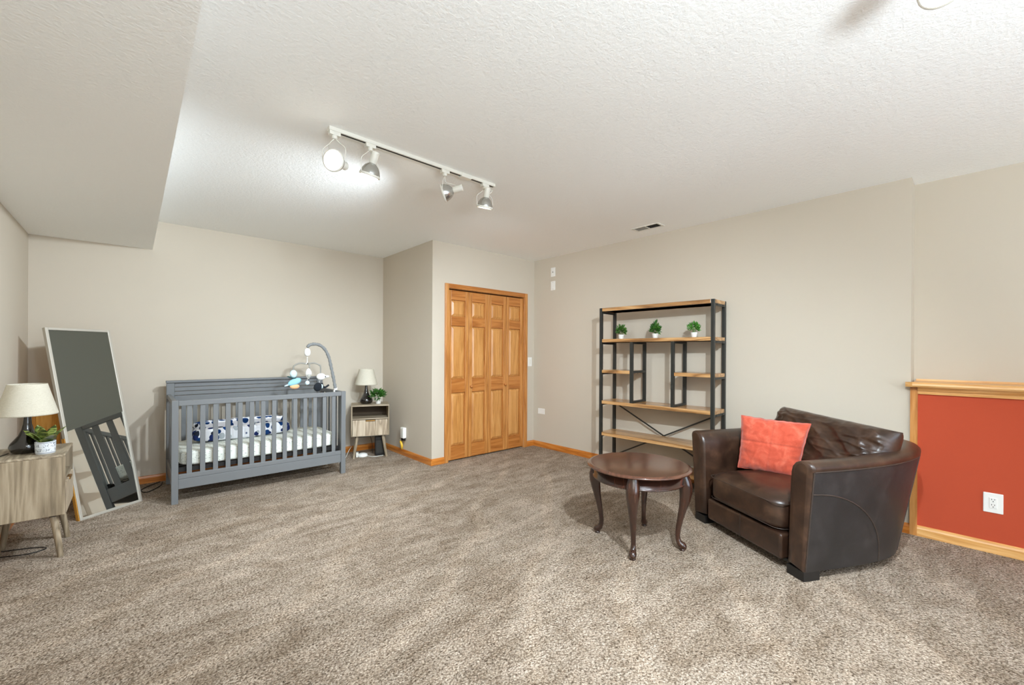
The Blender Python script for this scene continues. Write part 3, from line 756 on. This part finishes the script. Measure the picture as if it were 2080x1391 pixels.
M_grtube = mat('grey plastic arms', (146, 144, 136), 0.6); M_ltblue = mat('pale blue plush', (150, 206, 222), 0.9); M_icy = mat('icy blue plush', (206, 226, 232), 0.9); M_navy = mat('navy felt', (20, 26, 34), 0.9); M_peach = mat('peach plush', (238, 186, 138), 0.9); M_teal = mat('dark teal felt', (42, 74, 76), 0.9); M_plushw = mat('white plush', (236, 236, 232), 0.9); M_plushg = mat('grey plush', (176, 176, 170), 0.9)
MB().lathe([(0, -.008), (.016, -.006), (.018, 0), (.012, .010), (0, .012)], 14, Matrix.Translation(hub)).build('hub', M_white, mo)
def harm(dx, dy, drop):
    L = math.hypot(dx, dy)
    MB().tube(smoothpath([hub, hub + Vector((dx * .5, dy * .5, .008)), hub + Vector((dx * .9, dy * .9, -.012)), hub + Vector((dx, dy, -.035)), hub + Vector((dx, dy, -drop))], 5), .0075, 8).build('hanger', M_grtube, mo)
harm(-.125, .02, .065); harm(.125, -.02, .115); harm(-.01, -.11, .035)
def ell(c, r, n=2.0, M_=None, name='x', m_=None, rot=None):
    MM = Matrix.Translation(c) @ (rot if rot is not None else Matrix())
    return sbox(MB(), 0, 0, 0, r[0], r[1], r[2], n, 12, M=MM)
RY = lambda a: Matrix.Rotation(math.radians(a), 4, 'Y')
bx, by, bzz = -.41, .02, .185
b1 = ell((bx, by, bzz), (.034, .028, .040)).build('toy_bird', M_icy, mo); b1['label'] = 'pale blue and peach plush bird'
ell((bx, by, bzz - .042), (.062, .012, .010), rot=RY(18)).build('wing', M_teal, b1)
ell((bx + .012, by, bzz - .082), (.068, .028, .034), rot=RY(-22)).build('body', M_ltblue, b1)
ell((bx - .055, by, bzz - .112), (.03, .008, .008), rot=RY(-18)).build('tail', M_icy, b1)
ell((bx + .012, by, bzz - .128), (.046, .026, .026)).build('belly', M_peach, b1)
l1 = MB().lathe([(0, .055), (.014, .045), (.028, .018), (.030, 0), (.022, -.028), (.010, -.048), (0, -.055)], 16, Matrix.Translation((-.305, -.11, .190))).build('toy_drop', M_plushw, mo); l1['label'] = 'white and grey padded drop'
ell((-.305, -.125, .180), (.020, .014, .03)).build('grey_patch', M_plushg, l1)
ell((-.315, -.11, .098), (.021, .016, .022)).build('ball', M_icy, l1)
p1 = ell((-.155, -.02, .150), (.046, .028, .036)).build('toy_cloud', M_plushw, mo); p1['label'] = 'white plush toy with black marks'
ell((-.105, -.02, .150), (.034, .016, .014)).build('arm', M_plushw, p1)
ell((-.118, -.034, .150), (.008, .006, .008)).build('eye', M_navy, p1)
w1 = ell((-.190, -.03, .045), (.040, .026, .046), rot=RY(20)).build('toy_whale', M_navy, mo); w1['label'] = 'navy plush with curled tail'
ell((-.150, -.03, .052), (.012, .014, .026)).build('belly', M_icy, w1)
MB().tube(smoothpath([(-.150, -.03, .085), (-.140, -.03, .05), (-.118, -.03, .038), (-.095, -.03, .050), (-.080, -.03, .062)], 5), .010, 8).build('tail', M_navy, w1)
MB().tube([(-.165, -.02, .12), (-.175, -.03, .08)], .0015, 5).build('string', M_white, mo)
MB().tube([(-.315, -.11, .14), (-.315, -.11, .115)], .0015, 5).build('string', M_white, mo)

# ------------------------------------------------------------------ nightstands, lamps
def nightstand(label, loc, rz):
    # local: width along x (-w/2..w/2), front face at y=0, back y=+d, feet on z=0
    W, Dp, Z0, Z1 = .432, .325, .262, .628
    t = thing('nightstand', label, 'nightstand', loc, rz, 'pair of greige wood nightstands')
    bb = MB(); th = .016
    MB().box(-W / 2, W / 2, 0, Dp, Z1 - th, Z1).build('top', M_ngreyx, t, bevel=.004)
    for s in (-1, 1): MB().box(min(s * W / 2, s * (W / 2 - th)), max(s * W / 2, s * (W / 2 - th)), 0, Dp, Z0, Z1 - th).build('side_panel', M_ngrey, t, bevel=.003)
    MB().box(-W / 2 + th, W / 2 - th, 0, Dp - .01, Z0, Z0 + th).build('bottom', M_ngreyx, t)
    MB().box(-W / 2 + th, W / 2 - th, Dp - .010, Dp - .004, Z0 + th, Z1 - th).build('back_panel', M_nshade, t)
    MB().box(-W / 2 + th, W / 2 - th, .004, Dp - .01, .458, .472).build('shelf', M_ngreyx, t, bevel=.002)
    dr = MB().box(-W / 2 + th + .003, -.055, -.004, .014, Z0 + .006, .453).box(.055, W / 2 - th - .003, -.004, .014, Z0 + .006, .453).box(-.055, .055, -.004, .014, Z0 + .006, .435).build('drawer', M_ndraw, t, bevel=.0015)
    MB().box(-.052, .052, -.010, .010, .436, .449).build('handle', M_brass, dr, bevel=.003)['label'] = 'recessed bronze pull'
    for sx in (-1, 1):
        for sy in (0, 1):
            y0 = .055 if sy == 0 else Dp - .055; yo = -.035 if sy == 0 else .035
            MB().tube([(sx * .145, y0, Z0), (sx * .185, y0 + yo, 0)], [.0195, .0135], 14).build('leg', M_ngrey, t)
    MB().box(-.17, .17, .04, .07, Z0 - .016, Z0).box(-.17, .17, Dp - .07, Dp - .04, Z0 - .016, Z0).build('leg_brace', M_blackp, t)
    return t
RZ = math.radians(-21.7)
fl = Vector((1.893, 4.893, 0)); dr_ = Vector((math.cos(RZ), math.sin(RZ), 0))
nsR_c = fl + dr_ * .216
nightstand('greige wood nightstand with open cubby in far corner beside crib', nsR_c, RZ)
nightstand('greige wood nightstand by left wall in front of the leaning mirror', (-.300, 3.922, 0), PI / 2)
back_ = Vector((-dr_.y, dr_.x, 0))
def lamp(label, loc):
    t = thing('table_lamp', label, 'lamp', loc, 0, 'pair of matching bedside lamps')
    MB().lathe([(0, 0), (.055, 0), (.062, .004), (.074, .022), (.078, .040), (.072, .060), (.056, .082), (.038, .108), (.026, .140), (.019, .175), (.015, .215), (.014, .240), (0, .240)], 40).build('base', M_lampb, t)
    MB().lathe([(.006, .24), (.006, .41)], 10).build('stem', M_brass, t)
    MB().lathe([(.012, .245), (.020, .26), (.028, .30), (.022, .34), (0, .355)], 18).build('bulb', M_white, t)
    rings = MB()
    for k in range(3):
        a = k * 2 * PI / 3; rings.tube([(0, 0, .405), (.083 * math.cos(a), .083 * math.sin(a), .412)], .0015, 5)
    rings.build('shade_spider', M_brass, t)
    MB().lathe([(.1285, .230), (.131, .230), (.1312, .238), (.0855, .414), (.0850, .420), (.0825, .420), (.0828, .412), (.1285, .236), (.1285, .230)], 64, cap=False).build('lamp_shade', M_shade, t)
    return t
lampR = nsR_c + back_ * .17 + dr_ * (-.045); lampR.z = .628
lamp('bedside lamp with espresso base on small nightstand beside crib', lampR)
lamp('bedside lamp with espresso base on left nightstand before the mirror', (-.478, 3.915, .628))
# plant beside far lamp
pR = nsR_c + back_ * .11 + dr_ * .092; pR.z = .628
t = thing('trailing_plant', 'small leafy green plant in white pot beside the far lamp', 'plant', pR)
MB().lathe([(0, 0), (.026, 0), (.030, .004), (.034, .060), (.036, .064), (.031, .064), (.029, .05), (0, .05)], 24).build('pot', M_white, t)
fb = MB(); foliage(fb, (-.015, 0, .115), .075, .045, 210, .038, 21, .5); foliage(fb, (.045, -.01, .115), .045, .035, 60, .03, 5, .3); foliage(fb, (-.03, -.02, .07), .03, .03, 40, .03, 6, .1, -.5)
fb.build('foliage', M_leafd, t, kind='stuff')
# snake plant on near nightstand
t = thing('snake_plant', 'variegated plant in patterned pot on the left nightstand', 'plant', (-.392, 3.808, .628))
MB().lathe([(0, 0), (.040, 0), (.043, .004), (.045, .070), (.045, .074), (.040, .074), (.038, .060), (0, .060)], 40).build('pot', M_pot, t)
rnd = random.Random(5)
for k in range(10):
    a = k * 2.4 + .3; tilt = .35 + .45 * rnd.random(); L = .085 + .045 * rnd.random(); Wd = .027 + .006 * rnd.random()
    if k in (2,): L, tilt = .12, 1.0
    b0 = Vector((.014 * math.cos(a), .014 * math.sin(a), .055)); out = Vector((math.cos(a), math.sin(a), 0)); sd = Vector((-math.sin(a), math.cos(a), 0))
    rows = []
    for i in range(9):
        u = i / 8; wv = Wd * (.35 + 1.6 * u * (1 - u) + .3 * u) * (1 - u ** 5); cc = b0 + out * (L * math.sin(tilt) * (u ** 1.3) * 1.1) + Vector((0, 0, L * math.cos(tilt * .9) * u))
        rows.append([cc + sd * (wv * x) + out * (-.35 * wv * (1 - x * x)) + Vector((0, 0, .25 * wv * abs(x))) for x in (-1, -.5, 0, .5, 1)])
    lf = MB().grid(rows).build('leaf', M_snake, t); q = lf.modifiers.new('thick', 'SOLIDIFY'); q.thickness = .0015

# ------------------------------------------------------------------ leaning floor mirror
mi = thing('floor_mirror', 'tall silver framed floor mirror leaning in the left corner', 'mirror', (-.277, 4.425, 0))
yw, tl = 0.632, 0.245
u_ = Vector((math.cos(yw), math.sin(yw), 0)); nb = Vector((-math.sin(yw), math.cos(yw), 0)); up_ = Vector((0, 0, math.cos(tl))) + nb * math.sin(tl); no_ = u_.cross(up_)   # no_ points to the room
MM = Matrix((u_, -no_, up_)).transposed().to_4x4()       # local x along width, y backwards, z up the glass
mi.matrix_world = Matrix.Translation((-.280, 4.420, 0)) @ MM
mi.rotation_mode = 'XYZ'
MW, MH = .432, 1.475
fw = .020
for a, b, c, d in ((0, fw, 0, MH), (MW - fw, MW, 0, MH)):
    MB().box(a, b, 0, .030, c, d).build('side_frame', M_silver, mi, bevel=.003)
for c, d in ((0, fw), (MH - fw, MH)): MB().box(fw, MW - fw, 0, .030, c, d).build('end_frame', M_silver, mi, bevel=.003)
zl, zr = .668, .770  # split follows the reflected crib rail, painted reflection above it
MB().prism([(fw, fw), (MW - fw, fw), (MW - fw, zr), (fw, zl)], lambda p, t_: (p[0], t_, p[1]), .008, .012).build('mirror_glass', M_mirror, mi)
MB().prism([(fw, zl), (MW - fw, zr), (MW - fw, MH - fw), (fw, MH - fw)], lambda p, t_: (p[0], t_, p[1]), .008, .012).build('painted_reflection', M_dreflect, mi)['label'] = 'upper mirror glass with its dark reflection painted plain grey'
MB().box(.004, MW - .004, .014, .030, .004, MH - .004).build('backing_board', M_lightw, mi)
MB().box(-.004, .0, .006, .034, .0, .62).build('side_strip', M_lightw, mi)['label'] = 'amber wood edge'
M_redw = mat('red brown wood', (132, 58, 26), 0.5)  # one even red brown for the slanted leg and its bar
el = thing('wooden_easel', 'low amber wooden stand behind the floor mirror and near lamp', 'stand', (-.497, 4.90, 0), .0)
for x in (-.068, .062): MB().box(x - .010, x + .010, -.010, .010, 0, .80).build('upright', M_lightw, el, bevel=.002)
MB().box(-.058, .052, -.008, .008, .60, .82).build('cross_panel', M_lightw, el, bevel=.002)
MB().box(-.058, .052, -.008, .008, .10, .14).build('cross_bar', M_lightw, el, bevel=.002)
MB().prism([(.205, 0), (.190, 0), (.150, .86), (.170, .86)], lambda p, t_: (p[0], t_, p[1]), .02, .05).build('rear_leg', M_redw, el)['label'] = 'red brown slanted leg'
MB().box(.052, .160, .02, .04, .40, .43).build('cross_bar', M_redw, el)

# ------------------------------------------------------------------ track lights
def build_track(t, heads, L):
    # local: track runs along x from 0 to L at y=0 under z=0 (ceiling)
    MB().box(0, L, -.0175, -.0085, -.020, 0).box(0, L, .0085, .0175, -.020, 0).box(.0005, L - .0005, -.0170, .0170, -.0060, -.0005).build('track', M_whitep, t)
    MB().box(.004, L - .004, -.0083, .0083, -.0196, -.0062).build('slot', M_hole, t)['label'] = 'dark groove'
    for a in (-.004, L): MB().box(a, a + .004, -.0185, .0185, -.022, 0).build('end_cap', M_whitep, t, bevel=.001)
    for (x, dz, aim, lit) in heads:
        c = Vector((x, 0, -.145 + dz)); n = Vector(aim).normalized()
        hd = MB().box(x - .03, x + .03, -.014, .014, -.040, -.018).lathe([(.0, -.060), (.013, -.058), (.015, -.052), (.015, -.040), (0, -.040)], 16, Matrix.Translation((x, 0, 0))).build('lamp_head', M_whitep, t, bevel=.001)
        R = n.to_track_quat('Z', 'Y').to_matrix().to_4x4()
        Mx = Matrix.Translation(c) @ R
        # PAR bulb: face at +z
        sb = MB().lathe([(.018, -.058), (.026, -.052), (.040, -.040), (.050, -.022), (.056, -.004), (.057, .012)], 32, Mx, cap=False)
        sb.build('reflector_bulb', M_chrome, hd)
        MB().lathe([(.057, .004), (.060, .006), (.060, .016), (.054, .018)], 32, Mx, cap=False).build('rim', M_whitep, hd)
        MB().lathe([(.055, .013), (.035, .0175), (0, .019)], 32, Mx, cap=False).build('lamp_face', M_glow if lit else M_glow, hd)
        MB().lathe([(.0, -.125), (.021, -.125), (.024, -.120), (.022, -.113), (.022, -.060), (.017, -.056), (0, -.056)], 24, Mx).build('socket', M_whitep, hd)
        sd = n.cross(Vector((0, 0, 1)));
        sd = sd.normalized() if sd.length > .3 else Vector((.5, -.86, 0))
        top = Vector((x, 0, -.056))
        for s in (-1, 1):
            e = c + sd * .062 * s + n * .008
            MB().tube(smoothpath([top + sd * .004 * s, top + sd * .030 * s + Vector((0, 0, -.026)), (top + e) / 2 + sd * .036 * s, e], 5), .0022, 6).build('yoke_wire', M_whitep, hd)
        bk = c - n * .120
        MB().tube(smoothpath([top, top + sd * .03 + Vector((0, 0, -.03)), (top + bk) / 2 + sd * .055, bk + sd * .02 + n * .01, bk + n * .008], 5), .0025, 6).build('cord', M_whitep, hd)
TX = .803; LT = 1.178
far = thing('track_light', 'white ceiling track with four spot heads over room centre', 'track light', (TX, 2.409, H))
build_track(far, [(.030, -.035, (-.66, -.60, -.18), 1), (.236, -.045, (-.12, .32, -.9), 0), (.755, -.025, (-.72, .62, -.30), 0), (1.098, -.030, (.03, .30, -.93), 0)], LT)
MB().box(.88, .965, -.021, .021, -.028, 0).build('power_feed', M_whitep, far, bevel=.003)
near = thing('track_light', 'ceiling track above the viewer, one lit bulb at the top edge', 'track light', (.35, .07, H))
build_track(near, [(.10, -.02, (-.3, .6, -.7), 1), (.85, -.02, (.4, .6, -.6), 1), (1.408, -.013, (-.45, -.15, -.85), 1)], 1.5)
# pans for the added fill lamps on the unseen rear ceiling
for x, lb in ((.9, 'added round fill lamp on the unseen ceiling near the soffit'), (3.0, 'added round fill lamp on the unseen ceiling near the half wall')):
    f_ = thing('added_flush_lamp', lb, 'ceiling lamp', (x, -1.6, H))
    MB().lathe([(0, 0), (.26, 0), (.26, -.03), (0, -.03)], 32).build('pan', M_whitep, f_)

for x, y, lb in ((.40, -1.4, 'added floor uplight for fill, unseen behind the viewer nearer the left wall'), (2.6, -1.6, 'added floor uplight for fill, unseen behind the viewer in mid room')):  # stands and bowls added out of view to carry the ceiling bounce
    ul = thing('added_uplighter', lb, 'lamp', (x, y, 0))
    MB().lathe([(0, 0), (.14, 0), (.14, .02), (.02, .03), (.012, .04), (.012, 1.12), (0, 1.12)], 24).build('stand', M_black, ul)
    MB().lathe([(.012, 1.10), (.25, 1.14), (.40, 1.22), (.405, 1.22), (.25, 1.13), (.012, 1.09)], 24, cap=False).build('bowl', M_whitep, ul)

# ------------------------------------------------------------------ floor clutter
def cord(name, label, pts, r, m_):
    o = MB().tube(smoothpath(pts, 6), r, 6).build(name, m_); tag(o, label, 'cord'); return o
b_ = thing('black_box', 'black box under the far nightstand', 'box', nsR_c + back_ * .16 + dr_ * .115, RZ)
MB().box(-.058, .058, -.06, .06, 0, .232).build('case', M_blackp, b_, bevel=.006)
MB().box(-.045, .045, -.063, -.059, .03, .2).build('front_grille', M_hole, b_)
wr = thing('white_router', 'white rounded gadget on carpet under the far nightstand', 'gadget', nsR_c + back_ * .11 + dr_ * (-.085), RZ)
MB().lathe([(0, 0), (.055, 0), (.060, .010), (.056, .030), (.03, .042), (0, .045)], 28).build('body', M_white, wr)
MB().box(-.075, -.045, -.03, .03, 0, .055).build('adapter', M_whitep, wr, bevel=.006)
q0 = nsR_c
cord('white_cable', 'white cable on carpet in front of the far nightstand', [tuple(q0 + back_ * .10 + dr_ * (-.03)) [:2] + (.006,), tuple(q0 + back_ * .03 + dr_ * .04)[:2] + (.006,), tuple(q0 + back_ * .06 + dr_ * .12)[:2] + (.006,), tuple(q0 + back_ * .07 + dr_ * .15)[:2] + (.006,)], .004, M_whitep)
cord('white_cable', 'white cable rising from carpet between crib and far nightstand', [(1.72, 4.80, .006), (1.84, 4.93, .015), (1.93, 5.05, .07), (1.99, 5.12, .10)], .003, M_whitep)
cord('black_cable', 'black cable hanging behind the far nightstand', [tuple(q0 + back_ * .34 + dr_ * (-.01))[:2] + (.45,), tuple(q0 + back_ * .34)[:2] + (.25,), tuple(q0 + back_ * .30 + dr_ * .03)[:2] + (.12,), tuple(q0 + back_ * .22 + dr_ * .03)[:2] + (.01,)], .003, M_blackp)
cord('black_cable', 'thin black cable looped on carpet beside crib leg', [(.215, 5.20, .006), (.19, 5.06, .006), (.10, 4.92, .006), (.06, 5.02, .006), (.12, 5.14, .006), (.20, 5.23, .006)], .004, M_blackp)
cord('black_cable', 'black cable bent on carpet under the left nightstand', [(-.60, 3.95, .006), (-.47, 3.90, .006), (-.40, 3.94, .006), (-.46, 4.00, .006), (-.60, 4.05, .006)], .003, M_blackp)
cord('black_cable', 'black lamp cable running off the left nightstand top', [(-.552, 3.90, .634), (-.58, 3.82, .632), (-.602, 3.72, .632), (-.606, 3.69, .60), (-.608, 3.675, .3), (-.60, 3.66, .01)], .0028, M_blackp)
